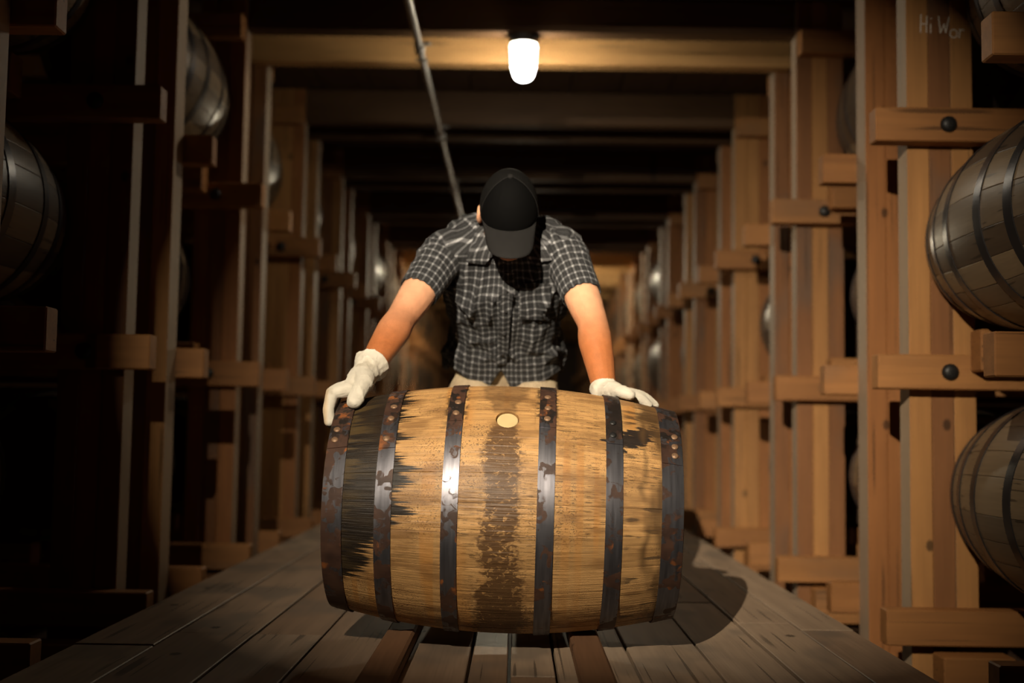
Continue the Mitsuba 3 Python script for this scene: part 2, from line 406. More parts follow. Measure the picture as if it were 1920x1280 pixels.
for k in list(range(-1, 5)) + [5, 6, 7, 8]:
    for s in (1, -1):
        xs = PLACE.get((k, s), [1.58, 1.53, 1.56])
        for t in range(3):
            yc = Y0 + k * S + 1.058
            zc = TIERS[s][t] + 0.075 + 0.2828
            side = 'right' if s > 0 else 'left'
            if k == -1:
                bay = {(1, 0): 'dark racked barrel low in the bottom right corner, bottom tier', (1, 1): 'large racked barrel at the right edge with lit hoop glints, middle tier',
                       (1, 2): 'racked barrel cut off by the top right corner of the photo', (-1, 0): 'dark racked barrel showing a sliver at the lower left edge, bottom tier',
                       (-1, 1): 'racked barrel at the left edge above the split-lit rail end, middle tier', (-1, 2): 'dark racked barrel in the top left corner of the photo'}[s, t]
            else:
                bay = 'aged oak barrel on the %s tier behind the %s rack frame on the %s' % (TN[t], ORD[k], side)
            br = thing('racked_barrel', bay, 'barrel')
            spin = rng.uniform(0, 6.28)
            M = T().translate([s * xs[t], yc, zc]).rotate([0, 1, 0], math.degrees(spin))
            if k <= 1:
                for i, sh in enumerate(stave_shapes):
                    add('stave', {**sh, 'bsdf': {'type': 'ref', 'id': rng.choice(STAVE)}, 'to_world': M}, br)
            else:
                add('body', at(body_shape, M), br)
            for h in hoop_shapes: add('hoop', at(h, M), br)
            for h in head_shapes: add('head', at(h, M), br)

# -- the rolled barrel in the aisle
BC = np.array([-0.024, 3.07, 0.342])
ax = np.array([math.cos(-0.02) * math.cos(0.017), math.sin(-0.02), -math.sin(0.017)]); ax /= np.linalg.norm(ax)
up = np.array([0, 0, 1.0]) - ax * ax[2]; up /= np.linalg.norm(up)
fr_ = np.cross(ax, up) ; fr_ = -fr_ if fr_[1] > 0 else fr_        # towards the camera
# barrel-local (x: front, y: axis, z: up)
MB = np.eye(4); MB[:3, 0] = fr_; MB[:3, 1] = ax; MB[:3, 2] = up; MB[:3, 3] = BC
def blocal(p):
    q = [p.x - float(BC[0]), p.y - float(BC[1]), p.z - float(BC[2])]
    dot = lambda v: q[0] * float(v[0]) + q[1] * float(v[1]) + q[2] * float(v[2])
    return dot(ax), dr.atan2(dot(up), dot(fr_))       # axial position, angle (0 = front, + = up)
# stave edges in angle, seen seams on the front as in the photo
A_EDGE = [-2.92, -2.65, -2.40, -2.12, -1.90, -1.62, -1.36, -1.13, -0.86, -0.62, -0.40, -0.13, 0.10, 0.33, 0.62, 0.93, 1.13, 1.40, 1.66, 1.86, 2.12, 2.36, 2.60, 2.83, 3.08]
A_EDGE.append(A_EDGE[0] + 2 * math.pi)
def oak_fn(tone, seed):
    def fn(p, n, uv):
        u, a = blocal(p)
        v = a * 0.31
        w = fbm(u * 3 + seed, v * 30, 0, 3)
        grain = noise(u * 14, v * 520 + seed * 7, seed)
        g2 = fbm(u * 9 + 3, v * 210 + seed * 5, 1.0, 3)
        c = mix((0.22, 0.110, 0.037), (0.56, 0.325, 0.13), dr.clip(0.15 + 0.55 * g2 + 0.45 * w, 0, 1)) * tone
        c = c * (0.70 + 0.42 * grain)
        # pores and short dark flecks along the grain
        fleck = smoothstep(0.66, 0.82, noise(u * 60 + 11, v * 700, 4.0)) * smoothstep(0.45, 0.65, fbm(u * 5, v * 9 + 2, 2.0, 3))
        c = c * (1 - 0.55 * fleck)
        speck = smoothstep(0.70, 0.80, noise(u * 420, v * 480, 7.0)) * smoothstep(0.40, 0.62, fbm(u * 7 + 4, v * 7, 5.0, 3))
        c = c * (1 - 0.6 * speck)
        # rusty yellow streaks around the girth
        st = smoothstep(0.60, 0.80, noise(u * 55 + 2, v * 1.8, 1.0)) * smoothstep(0.42, 0.65, fbm(u * 6, v * 3, 3.0, 3))
        c = mix(c, (0.40, 0.17, 0.035), 0.55 * st)
        # broad brown mottling
        mot = smoothstep(0.44, 0.74, fbm(u * 13 + 8, v * 38, 6.0, 5))
        c = mix(c, (0.15, 0.072, 0.025), 0.6 * mot)
        # spill below the bung
        wid = 0.052 + 0.035 * noise(v * 14, 3.0, 0.0) + 0.02 * smoothstep(0.0, -0.3, v)
        band = 1 - smoothstep(0.25, 1.05, dr.abs(u - 0.0 + 0.012 * (noise(v * 20, 9.0, 0) - 0.5)) / wid)
        wu, wv = noise(u * 150, v * 220, 3.0) - 0.5, noise(u * 150, v * 220, 8.0) - 0.5
        sp = smoothstep(0.34, 0.66, fbm(u * 120 + 1.3 * wu, v * 190 + 1.3 * wv, 2.0, 5) * 0.85 + 0.42 * band + 0.35 * (fbm(u * 9, v * 11, 5.0, 2) - 0.5) - 0.16)
        below = smoothstep(0.27, 0.20, v)
        c = mix(c, (0.070, 0.034, 0.014), dr.clip(sp * band * below * 1.3, 0, 0.88))
        topst = (1 - smoothstep(0.75, 1.1, dr.abs(u + 0.004) / (0.030 + 0.030 * smoothstep(0.30, 0.36, v)) + 0.5 * (fbm(u * 30, v * 120, 8.0, 3) - 0.5))) * smoothstep(0.268, 0.285, v) * (0.5 + 0.6 * fbm(u * 50, v * 90, 8.0, 3))
        c = mix(c, (0.10, 0.052, 0.022), 0.8 * topst)
        # charred-looking black stain on the left third, ragged along the grain
        rag = 0.045 * (noise(v * 330, u * 9, 0.0) - 0.5) + 0.040 * (noise(v * 150, 2.0 + u * 6, 0.0) - 0.5) + 0.035 * (noise(v * 45, 5.0, 0.0) - 0.5) + 0.045 * (fbm(v * 11, 7.0, 0.0, 2) - 0.5)
        lim = -0.246 + 0.012 * smoothstep(-0.1, 0.2, v) - 0.11 * smoothstep(-0.15, -0.24, v) * smoothstep(-0.45, -0.36, v) - 0.05 * smoothstep(-0.03, -0.12, v)
        blk = 1 - smoothstep(lim - 0.010 + rag, lim + 0.012 + rag, u)
        inner = smoothstep(0.42, 0.66, fbm(u * 10 + 1, v * 75, 3.0, 3) + 0.2 * smoothstep(-0.33, -0.40, u) - 0.08)
        tone_b = mix((0.006, 0.005, 0.0045), (0.050, 0.033, 0.013), inner * smoothstep(-0.29, -0.36, u) * (0.45 + 0.55 * smoothstep(0.0, 0.12, v)))
        c = mix(c, tone_b, 0.97 * blk)
        # black smudge right of the fifth hoop, upper front
        du, dv = (u - 0.315) / 0.076, (v - 0.232 - 0.55 * (u - 0.32)) / 0.036
        e = dr.sqrt(du * du + dv * dv) + 1.7 * (fbm(u * 26, v * 110, 4.0, 4) - 0.5)
        c = mix(c, (0.012, 0.010, 0.010), 0.97 * (1 - smoothstep(0.92, 1.12, e)))
        e2 = dr.abs(v - 0.318) / 0.008 + 1.6 * (fbm(u * 40, v * 60, 1.0, 2) - 0.5)
        c = mix(c, (0.02, 0.014, 0.010), 0.85 * (1 - smoothstep(0.6, 1.2, e2)) * smoothstep(0.30, 0.33, u))
        # smaller grey-black marks and the brown shade beside the last hoop
        mk = smoothstep(0.66, 0.74, fbm(u * 14 + 20, v * 70, 9.0, 3)) * smoothstep(0.27, 0.30, u)
        c = mix(c, (0.03, 0.022, 0.016), 0.7 * mk)
        rb = smoothstep(0.316, 0.336, u + 0.02 * (noise(v * 25, 1, 1) - 0.5)) * smoothstep(0.3, 0.55, fbm(u * 20, v * 6, 2.0, 3) + 0.12)
        c = mix(c, (0.075, 0.040, 0.016), 0.82 * rb)
        # damp dark specks beside the hoops
        for uh in (-0.119, 0.10):
            hh = (1 - smoothstep(0.02, 0.034, dr.abs(u - uh))) * smoothstep(0.50, 0.62, noise(u * 130, v * 130, 3.0)) * smoothstep(0.2, 0.27, v)
            c = mix(c, (0.02, 0.012, 0.008), 0.8 * hh)
        return c
    return fn
def oak_bump(p, n, uv):
    u, a = blocal(p)
    v = a * 0.31
    return 0.0006 * noise(u * 16, v * 480, 0.0) + 0.0009 * fbm(u * 8, v * 150, 1.0, 3)
OAK = []
_bump = proc(oak_bump, 6e-4)
for i, tn in enumerate((0.86, 1.0, 1.10)):
    scene['barrel_oak_%s' % ('brown', 'tan', 'pale')[i]] = {'type': 'bumpmap', 'arbitrary': _bump, 'scale': 1.0,
        'bsdf': {'type': 'principled', 'base_color': proc(oak_fn(tn, i * 2.3)), 'roughness': 0.50, 'specular': 0.35}}
    OAK.append('barrel_oak_%s' % ('brown', 'tan', 'pale')[i])
def rust_w(p, n, uv):
    u, a = blocal(p)
    v = a * 0.31
    wu, wv = noise(u * 70, v * 70, 3.0) - 0.5, noise(u * 70, v * 70, 8.0) - 0.5
    f = fbm(u * 26 + 0.9 * wu, v * 26 + 0.9 * wv, 1.0, 6)
    more = 0.20 * smoothstep(0.20, 0.30, v) + 0.15 * smoothstep(-0.33, -0.39, u) + 0.06 * smoothstep(-0.02, -0.16, v) - 0.05 + 0.10 * (fbm(u * 3, v * 5, 2.0, 2) - 0.5)
    edge = smoothstep(0.45, 0.65, noise(u * 90, v * 8, 5.0)) * 0.06
    return smoothstep(0.49, 0.57, f + more + edge)
def rust_c(p, n, uv):
    u, a = blocal(p)
    v = a * 0.31
    c = mix((0.020, 0.010, 0.008), (0.075, 0.036, 0.022), fbm(u * 30, v * 30, 2.0, 4))
    o = smoothstep(0.62, 0.78, fbm(u * 30 + 5, v * 30, 4.0, 4) - 0.06 + 0.15 * smoothstep(-0.20, -0.28, u) * smoothstep(0.05, 0.3, v))
    c = mix(c, (0.27, 0.085, 0.018), 0.7 * o)
    k = smoothstep(0.50, 0.60, fbm(u * 55, v * 40, 6.0, 3)) * smoothstep(0.17, 0.24, v)
    k = dr.maximum(k, smoothstep(0.22, 0.26, u) * (1 - smoothstep(0.32, 0.36, u)) * smoothstep(0.16, 0.22, v) * smoothstep(0.35, 0.45, fbm(u * 18, v * 18, 3.0, 3)))
    return mix(c, (0.010, 0.008, 0.007), 0.9 * k)
def steel_c(p, n, uv):
    u, a = blocal(p)
    return mix((0.10, 0.097, 0.110), (0.23, 0.225, 0.25), fbm(u * 160, a * 4, 0.0, 2))
scene['rusty_hoop'] = {'type': 'blendbsdf', 'weight': proc(rust_w),
    'a': {'type': 'principled', 'base_color': proc(steel_c), 'metallic': 0.9, 'roughness': 0.42, 'specular': 0.5},
    'b': {'type': 'principled', 'base_color': proc(rust_c), 'roughness': 0.55, 'specular': 0.4}}
scene['rivet_metal'] = {'type': 'principled', 'base_color': rgb(0.22, 0.13, 0.075), 'metallic': 0.4, 'roughness': 0.5}
scene['bung_wood'] = {'type': 'principled', 'base_color': rgb(0.50, 0.38, 0.19), 'roughness': 0.5}
scene['black_gap'] = {'type': 'diffuse', 'reflectance': rgb(0.008, 0.006, 0.005)}
bar = thing('barrel', 'stained oak barrel with rusty hoops lying in the aisle under white gloves', 'barrel')
L2 = 0.85
BUNG_A, BUNG_U = 0.815, 0.005
for i in range(len(A_EDGE) - 1):
    a0, a1 = A_EDGE[i], A_EDGE[i + 1]
    m = stave_mesh(a0, a1, 33, 7, L=L2, gap=0.00025, lift=rng.uniform(-0.0005, 0.0005), groove=0.0006)
    if a0 < BUNG_A < a1:
        man = Manifold(manifold3d.Mesh(np.asarray(m.vertices, np.float32), np.asarray(m.faces, np.uint32)))
        dirn = np.array([math.cos(BUNG_A), 0, math.sin(BUNG_A)])
        cyl = trimesh.creation.cylinder(radius=0.028, segment=[dirn * 0.25 + [0, BUNG_U, 0], dirn * 0.35 + [0, BUNG_U, 0]], sections=40)
        cm = Manifold(manifold3d.Mesh(np.asarray(cyl.vertices, np.float32), np.asarray(cyl.faces, np.uint32)))
        cut = man - cm
        if cut.num_tri() > 0: m = to_tri(cut)
    m.apply_transform(MB)
    mat = OAK[1 if a0 < BUNG_A < a1 else rng.choice([0, 1, 1, 2])]
    if abs(a0 + 0.13) < 1e-6: mat = OAK[2]
    if abs(a0 + 0.40) < 1e-6: mat = OAK[0]
    add('stave', mikit.ply(m, mat, smooth=30), bar)
dirn = np.array([math.cos(BUNG_A), 0, math.sin(BUNG_A)])
bz = np.array([-math.sin(BUNG_A), 0, math.cos(BUNG_A)])
bm = trimesh.creation.revolve(np.array([[0, -0.02], [0.0252, -0.02], [0.0252, -0.0025], [0.0238, -0.001], [0, 0.0]]), sections=40)
Mg = np.eye(4); Mg[:3, 0] = [0, 1, 0]; Mg[:3, 1] = np.cross(dirn, [0, 1, 0]); Mg[:3, 2] = dirn; Mg[:3, 3] = dirn * (BR - 0.0035) + [0, BUNG_U, 0]
bm.apply_transform(Mg); bm.apply_transform(MB)
add('bung', mikit.ply(bm, 'bung_wood', smooth=40), bar, label='pale round wooden bung')
H2 = [(-0.4235, -0.374), (-0.296, -0.256), (-0.139, -0.101), (0.081, 0.121), (0.240, 0.280), (0.372, 0.4235)]
RIV = {0: [(-0.407, 0.66), (-0.406, 0.78)], 1: [(-0.276, 0.84), (-0.274, 1.0), (-0.28, 0.62)], 2: [(-0.119, 0.86), (-0.117, 1.0)], 3: [(0.100, 0.82), (0.101, 0.95), (0.1, 1.12)],
       4: [(0.256, 0.72), (0.257, 0.86)], 5: [(0.405, 0.70), (0.404, 0.60), (0.406, 0.82)]}
for i, h in enumerate(H2):
    m = hoop_mesh(*h, sec=128, nl=5, L=L2, lift=0.0012, th=0.003)
    ph = nprng.uniform(0, 6, 3)
    m.apply_transform(MB)
    hk = add('hoop', mikit.ply(m, 'rusty_hoop', smooth=30), bar)
    # lapped end of the strap, and its rivets
    us = np.linspace(h[0] + 0.001, h[1] - 0.001, 5); aa = np.linspace(min(a for _, a in RIV[i]) - 0.085, 1.30, 20)
    P = np.array([[((rad(u, L=L2) + 0.0062) * math.cos(a), u, (rad(u, L=L2) + 0.0062) * math.sin(a)) for u in us] for a in aa])
    t_ = grid_solid(P, 0.0024, (-math.cos(0.9), 0, -math.sin(0.9))); t_.apply_transform(MB)
    add('lap', mikit.ply(t_, 'rusty_hoop', smooth=30), hk)
    for (u, a) in RIV[i]:
        rv = trimesh.creation.icosphere(2, 0.0085); rv.apply_scale([1, 1, 0.45])
        dv = np.array([math.cos(a), 0, math.sin(a)])
        Mg = np.eye(4); Mg[:3, 0] = [0, 1, 0]; Mg[:3, 1] = np.cross(dv, [0, 1, 0]); Mg[:3, 2] = dv; Mg[:3, 3] = dv * (rad(u, L=L2) + 0.0065) + [0, u, 0]
        rv.apply_transform(Mg); rv.apply_transform(MB)
        add('rivet', mikit.ply(rv, 'rivet_metal' if i != 4 else 'black_iron', smooth=True), hk)
for u in (-0.405, 0.405):
    for q in range(6):
        w = 0.47 / 6
        x0 = -0.235 + q * w
        xs = np.linspace(x0 + 0.0005, x0 + w - 0.0005, 6)
        poly = [(x, math.sqrt(max(0.235 ** 2 - x * x, 1e-5))) for x in xs] + [(x, -math.sqrt(max(0.235 ** 2 - x * x, 1e-5))) for x in xs[::-1]]
        from shapely.geometry import Polygon
        e = trimesh.creation.extrude_polygon(Polygon(poly), 0.02)
        Mg = np.eye(4); Mg[:3, 0] = [1, 0, 0]; Mg[:3, 1] = [0, 0, 1]; Mg[:3, 2] = [0, -1, 0]; Mg[:3, 3] = [0, u + 0.01, 0]
        e.apply_transform(Mg); e.apply_transform(MB)
        add('head_board', mikit.ply(e, OAK[q % 2]), bar)

# rails laid along the deck
for xc, lab in ((-0.28, 'narrow wooden deck rail under the left half of the rolled barrel'), (0.178, 'narrow wooden deck rail under the right half of the rolled barrel')):
    add('deck_rail', box(xc - 0.036, xc + 0.036, 0.9, YEND - 0.1, 0.0, 0.0385, RAIL_WOOD, 0.006), label=lab, cat='rail')

# ------------------------------------------------------------------ the man
man_ = thing('person', 'man in a black cap, plaid short-sleeved shirt and white gloves, leaning on the rolled barrel', 'person')
V3 = lambda *a: np.array(a, float)
SH = {-1: V3(-0.216, 3.50, 1.062), 1: V3(0.136, 3.50, 1.070)}
EL = {-1: V3(-0.322, 3.31, 0.846), 1: V3(0.212, 3.325, 0.840)}
WR = {-1: V3(-0.384, 3.105, 0.692), 1: V3(0.236, 3.178, 0.645)}
LEV = [(V3(-0.044, 3.93, 0.725), 0.082, 0.096), (V3(-0.038, 3.79, 0.86), 0.066, 0.090), (V3(-0.038, 3.61, 0.992), 0.078, 0.100), (V3(-0.042, 3.525, 1.078), 0.092, 0.086)]
HIP = {-1: V3(-0.132, 3.92, 0.705), 1: V3(0.044, 3.92, 0.705)}
KNEE = {-1: V3(-0.175, 3.60, 0.43), 1: V3(0.085, 3.60, 0.43)}
ANK = {-1: V3(-0.158, 3.80, 0.085), 1: V3(0.068, 3.80, 0.085)}
NECK = V3(-0.040, 3.555, 1.125)
HC = V3(-0.028, 3.372, 1.150)
ph = math.radians(54)
RH = np.array([[1, 0, 0], [0, math.cos(ph), -math.sin(ph)], [0, math.sin(ph), math.cos(ph)]])
rl = math.radians(-3); RH = np.array([[math.cos(rl), 0, -math.sin(rl)], [0, 1, 0], [math.sin(rl), 0, math.cos(rl)]]) @ RH
ry = math.radians(5); RH = RH @ np.array([[math.cos(ry), -math.sin(ry), 0], [math.sin(ry), math.cos(ry), 0], [0, 0, 1]])
HL = lambda *p: HC + RH @ np.array(p, float)

def torso(extra, lev=LEV):
    parts = []
    for (c0, w0, d0), (c1, w1, d1) in zip(lev[:-1], lev[1:]):
        parts.append(hull(*[(c0 + V3(s * w0, 0, 0), d0 + extra) for s in (-1, 1)], *[(c1 + V3(s * w1, 0, 0), d1 + extra) for s in (-1, 1)]))
    c, w, d = lev[-1]
    for s in (-1, 1):
        parts.append(hull((c + V3(s * w * 0.5, 0, -0.01), d + extra - 0.004), (SH[s] + V3(-s * 0.01, 0.0, 0.0), 0.058 + extra), (NECK + V3(s * 0.03, 0, -0.03), 0.068 + extra)))
    return union(*parts)

# body: one continuous figure
face = union(Manifold.sphere(1.0, 40).scale([0.074, 0.095, 0.090]).translate([0, 0.012, 0.030]),
             hull((( 0, -0.056, -0.080), 0.020), ((0.045, -0.010, -0.072), 0.020), ((-0.045, -0.010, -0.072), 0.020), ((0.04, -0.052, -0.01), 0.032), ((-0.04, -0.052, -0.01), 0.032), ((0, -0.06, 0.03), 0.035)),
             hull(((0, -0.094, 0.0), 0.008), ((0, -0.112, -0.038), 0.0105), ((0.011, -0.098, -0.042), 0.008), ((-0.011, -0.098, -0.042), 0.008)),
             hull(((0.022, -0.090, -0.070), 0.005), ((0, -0.096, -0.067), 0.006), ((-0.022, -0.090, -0.070), 0.005)),
             hull(((0.018, -0.090, -0.078), 0.006), ((0, -0.094, -0.079), 0.007), ((-0.018, -0.090, -0.078), 0.006)),
             hull(((-0.036, -0.078, 0.016), 0.009), ((0.036, -0.078, 0.016), 0.009)))
for s in (-1, 1):
    ear = Manifold.sphere(1.0, 24).scale([0.011, 0.020, 0.034]).rotate([0, 0, s * 22]).translate([s * (0.081 if s < 0 else 0.070), 0.012, -0.004]) - Manifold.sphere(1.0, 20).scale([0.008, 0.011, 0.020]).rotate([0, 0, s * 22]).translate([s * (0.091 if s < 0 else 0.080), 0.008, 0.0])
    face = face + ear
M4 = np.hstack([RH, HC[:, None]])
face = face.transform(M4)
body = [torso(-0.022), face, hull((NECK, 0.058), (HL(0, 0.03, -0.055), 0.056)), hull((HL(0, 0.03, -0.055), 0.056), (HL(0, 0.03, 0.0), 0.07))]
for s in (-1, 1):
    d_ = EL[s] - SH[s]
    fw = WR[s] - EL[s]
    body.append(chain([SH[s], SH[s] + 0.35 * d_, SH[s] + 0.72 * d_, EL[s]], [0.058, 0.054, 0.050, 0.042]))
    body.append(chain([EL[s], EL[s] + 0.28 * fw + V3(-s * 0.003, 0, 0.004), EL[s] + 0.6 * fw, WR[s]], [0.042, 0.047, 0.040, 0.0305]))
    hand_dir = V3(-0.04, -0.06, -0.05) if s < 0 else V3(0.055, -0.02, -0.03)
    body.append(hull((WR[s], 0.030), (WR[s] + hand_dir * 0.6, 0.016)))
    body.append(chain([HIP[s] + V3(0, 0.035, 0), KNEE[s], ANK[s]], [0.066, 0.052, 0.036]))
bt = smooth_tri(union(*body), 0.011, 14)
def skin_fn(p, n, uv):
    # paler where the sleeves usually cover, sun-tanned forearms
    tan = smoothstep(0.965, 0.755, p.z + 0.02 * (fbm(p.x * 20, p.y * 20, p.z * 20, 2) - 0.5))
    c = mix((0.60, 0.315, 0.185), (0.37, 0.125, 0.043), tan)
    b = fbm(p.x * 55, p.y * 55, p.z * 55, 3)
    c = c * (0.88 + 0.24 * b)
    hair = smoothstep(0.55, 0.8, noise(p.x * 900, p.y * 500, p.z * 420)) * tan
    return c * (1 - 0.12 * hair)
scene['skin'] = {'type': 'principled', 'base_color': proc(skin_fn), 'roughness': 0.46, 'specular': 0.4}
add('body', mikit.ply(bt, 'skin', smooth=True), man_, label='bare tanned arms, ears and neck')
for s in (-1, 1):
    e = trimesh.creation.icosphere(2, 0.0115); e.apply_translation(HL(s * 0.032, -0.078, 0.0))
    add('eye', mikit.ply(e, {'type': 'principled', 'base_color': rgb(0.5, 0.48, 0.45), 'roughness': 0.2}, smooth=True), man_)
hair = (Manifold.sphere(1.0, 40).scale([0.079, 0.099, 0.088]).translate([0, 0.016, 0.030]) - Manifold.cube([0.4, 0.4, 0.4], True).translate([0, -0.215, -0.02]) - Manifold.cube([0.4, 0.4, 0.2], True).translate([0, 0, -0.135]) - Manifold.cube([0.4, 0.4, 0.4], True).translate([0, 0, 0.262]))
ht = to_tri(hair.refine_to_length(0.012)); ht.vertices = ht.vertices @ RH.T + HC
add('hair', mikit.ply(ht, {'type': 'principled', 'base_color': rgb(0.03, 0.02, 0.014), 'roughness': 0.6}, smooth=40), man_)

# shirt
def folds(v, amp, seed, dirs):
    out = np.zeros(len(v))
    r = np.random.default_rng(seed)
    warp = 0.018 * np.sin(v @ np.array([31.0, 17, 23]) + 1) + 0.014 * np.sin(v @ np.array([-19.0, 41, 29]) + seed)
    for d_, f, a in dirs:
        s_ = np.sin((v @ np.array(d_, float) + warp) * f + r.uniform(0, 6))
        m_ = 0.5 + 0.5 * np.sin(v @ r.uniform(-22, 22, 3) + r.uniform(0, 6))
        out += a * (1 - np.abs(s_)) ** 2 * m_
    return amp * out
def plaid(p, n, uv):
    def line(t):
        f = t / 0.0246
        f = dr.abs(f - dr.floor(f) - 0.5) * 2          # 0 at mid, 1 at cell edge
        return smoothstep(0.72, 0.82, f)
    a, b = line(uv.x), line(uv.y)
    w = 0.85 + 0.3 * noise(uv.x * 900, uv.y * 900, 0)
    lvl = dr.select(a * b > 0.25, 0.36, 0.028 + 0.115 * dr.maximum(a, b))
    lvl = 0.0185 + (a + b) * 0.064 + a * b * 0.15
    thin = smoothstep(0.93, 0.98, 1 - dr.abs(uv.x / 0.0246 - dr.floor(uv.x / 0.0246) - 0.5)) * 0.012
    return mi.Color3f(1.0, 1.0, 1.04) * (lvl + thin) * w
scene['plaid_cloth'] = {'type': 'principled', 'base_color': proc(plaid), 'roughness': 0.85, 'specular': 0.2, 'sheen': 0.3}
tax = (LEV[3][0] - LEV[0][0]); tax /= np.linalg.norm(tax)
def torso_uv(v):
    t = (v - LEV[0][0]) @ tax
    c = LEV[0][0] + np.outer(t, tax)
    return np.stack([0.17 * np.arctan2(v[:, 0] + 0.042, -(v[:, 1] - c[:, 1]) + 0.02), t], 1)
lev2 = [(c.copy(), w, d) for c, w, d in LEV]
low = (V3(-0.044, 3.95, 0.63), 0.092, 0.104)
lev2[0] = (V3(-0.043, 3.925, 0.725), 0.088, 0.100)
sh_m = torso(0.012, [low] + lev2)
hem = [(-0.45, 0.752), (-0.218, 0.745), (-0.131, 0.683), (-0.112, 0.64), (-0.100, 0.64), (-0.081, 0.685), (-0.048, 0.731), (-0.023, 0.685), (-0.006, 0.64), (0.045, 0.64), (0.068, 0.682), (0.139, 0.733), (0.4, 0.752), (0.4, 0.3), (-0.45, 0.3)]
hem_old = [(-0.45, 0.742), (-0.23, 0.742), (-0.195, 0.728), (-0.125, 0.692), (-0.105, 0.66), (-0.078, 0.66), (-0.052, 0.738), (-0.004, 0.66), (0.055, 0.66), (0.10, 0.702), (0.15, 0.735), (0.4, 0.742), (0.4, 0.3), (-0.45, 0.3)]
cs = manifold3d.CrossSection([hem[::-1]])
cut = cs.extrude(1.0).rotate([90, 0, 0]).translate([0, 4.5, 0])
neck_cut = hull((NECK + V3(0.012, -0.03, 0.0), 0.062), (HL(0, 0.03, 0.0), 0.07)) + hull((V3(-0.035, 3.44, 1.10), 0.045), (V3(-0.032, 3.40, 1.045), 0.012), (V3(-0.04, 3.50, 1.14), 0.05))
sh_m = sh_m - cut - neck_cut - hull(*[(V3(-0.044 + s * 0.090, 3.955, 0.60), 0.107) for s in (-1, 1)], *[(V3(-0.043 + s * 0.086, 3.922, 0.735), 0.103) for s in (-1, 1)])
st_ = to_tri(sh_m.refine_to_length(0.0085))
relax(st_, 6, 0.006)
vn = st_.vertex_normals
f_ = folds(st_.vertices, 0.020, 3, [((0.5, 0.3, 0.8), 52, 0.8), ((-0.55, 0.2, 0.75), 47, 0.8), ((0.1, 0.2, 1.0), 60, 0.55), ((0.9, 0.1, 0.25), 34, 0.5)])
fade = np.clip((st_.vertices[:, 2] - 0.72) / 0.07, 0.0, 1)
st_.vertices = st_.vertices + vn * (f_ * fade)[:, None]
shirt = add('shirt', mikit.ply(st_, 'plaid_cloth', smooth=True, uv=torso_uv(np.array(st_.vertices))), man_, label='dark grey and white plaid short-sleeved button shirt')
SV = np.array(st_.vertices)
def front_y(x, z, r=0.014):
    d2 = (SV[:, 0] - x) ** 2 + (SV[:, 2] - z) ** 2
    near = SV[d2 < r * r, 1]
    return near.min() if len(near) else 3.6
for s in (-1, 1):
    d_ = EL[s] - SH[s]; L_ = np.linalg.norm(d_); e_ = d_ / L_
    p0, p1 = SH[s] - e_ * 0.0 + V3(-s * 0.035, 0, 0.004), SH[s] + d_ * 0.40
    out = chain([p0, SH[s] + d_ * 0.10, SH[s] + d_ * 0.35, p1 + e_ * 0.05], [0.066, 0.067, 0.062, 0.060])
    out = out.trim_by_plane((-(e_ + (V3(0.25, 0, 0.25) if s < 0 else V3(-0.1, 0, 0.28)) * 0.6)).tolist(), float(-((e_ + (V3(0.25, 0, 0.25) if s < 0 else V3(-0.1, 0, 0.28)) * 0.6) @ p1)))
    out = out - hull((SH[s] + d_ * 0.3, 0.054), (p1 + e_ * 0.10, 0.0555))
    t_ = to_tri(out.refine_to_length(0.0075))
    relax(t_, 4, 0.006)
    t_.vertices = t_.vertices + t_.vertex_normals * np.clip(((p1 - t_.vertices) @ e_ + 0.01) / 0.05, 0, 1)[:, None] * folds(t_.vertices, 0.008, 8 + s, [((0.8, 0.2, -0.5 * s), 50, 0.8), ((0.2, 0.5, 0.8), 58, 0.8), ((0.6, -0.6, 0.4), 40, 0.6)])[:, None]
    v = np.array(t_.vertices) - SH[s]
    al = v @ e_
    side_ = np.cross(e_, V3(0, 1, 0)); side_ /= np.linalg.norm(side_); oth = np.cross(e_, side_)
    uvs = np.stack([0.072 * np.arctan2(v @ side_, -(v @ oth) * np.sign(oth[1]) * -1), al], 1)
    if oth[1] > 0: uvs = np.stack([0.072 * np.arctan2(v @ side_, -(v @ oth)), al], 1)
    else: uvs = np.stack([0.072 * np.arctan2(v @ side_, (v @ oth)), al], 1)
    add('sleeve', mikit.ply(t_, 'plaid_cloth', smooth=True, uv=uvs), shirt)
def strip(xc, w, zs, off, dx=0.0, nx=5):
    P = []
    for i, z in enumerate(zs):
        x = xc(z)
        P.append([(x + q, front_y(x + q, z) - off, z) for q in np.linspace(-w / 2, w / 2, nx)])
    return np.array(P)
def cloth_patch(name, P, label=None):
    P = P.copy()
    P[:, :, 1] = (P[:, :, 1] + np.roll(P[:, :, 1], 1, 0) * 0 + P[:, :, 1]) / 2
    g = grid_solid(P, 0.0025)
    add(name, mikit.ply(g, 'plaid_cloth', smooth=True, uv=torso_uv(np.array(g.vertices))), shirt, label=label)
xc = lambda z: -0.050 + (z - 0.73) * 0.10
cloth_patch('placket', strip(xc, 0.034, np.linspace(0.995, 0.745, 24), 0.0025))
P = np.array([[(x, front_y(x, z) - 0.003, z) for x in np.linspace(0.008, 0.098, 9)] for z in np.linspace(0.968, 0.870, 10)])
cloth_patch('chest_pocket', P)
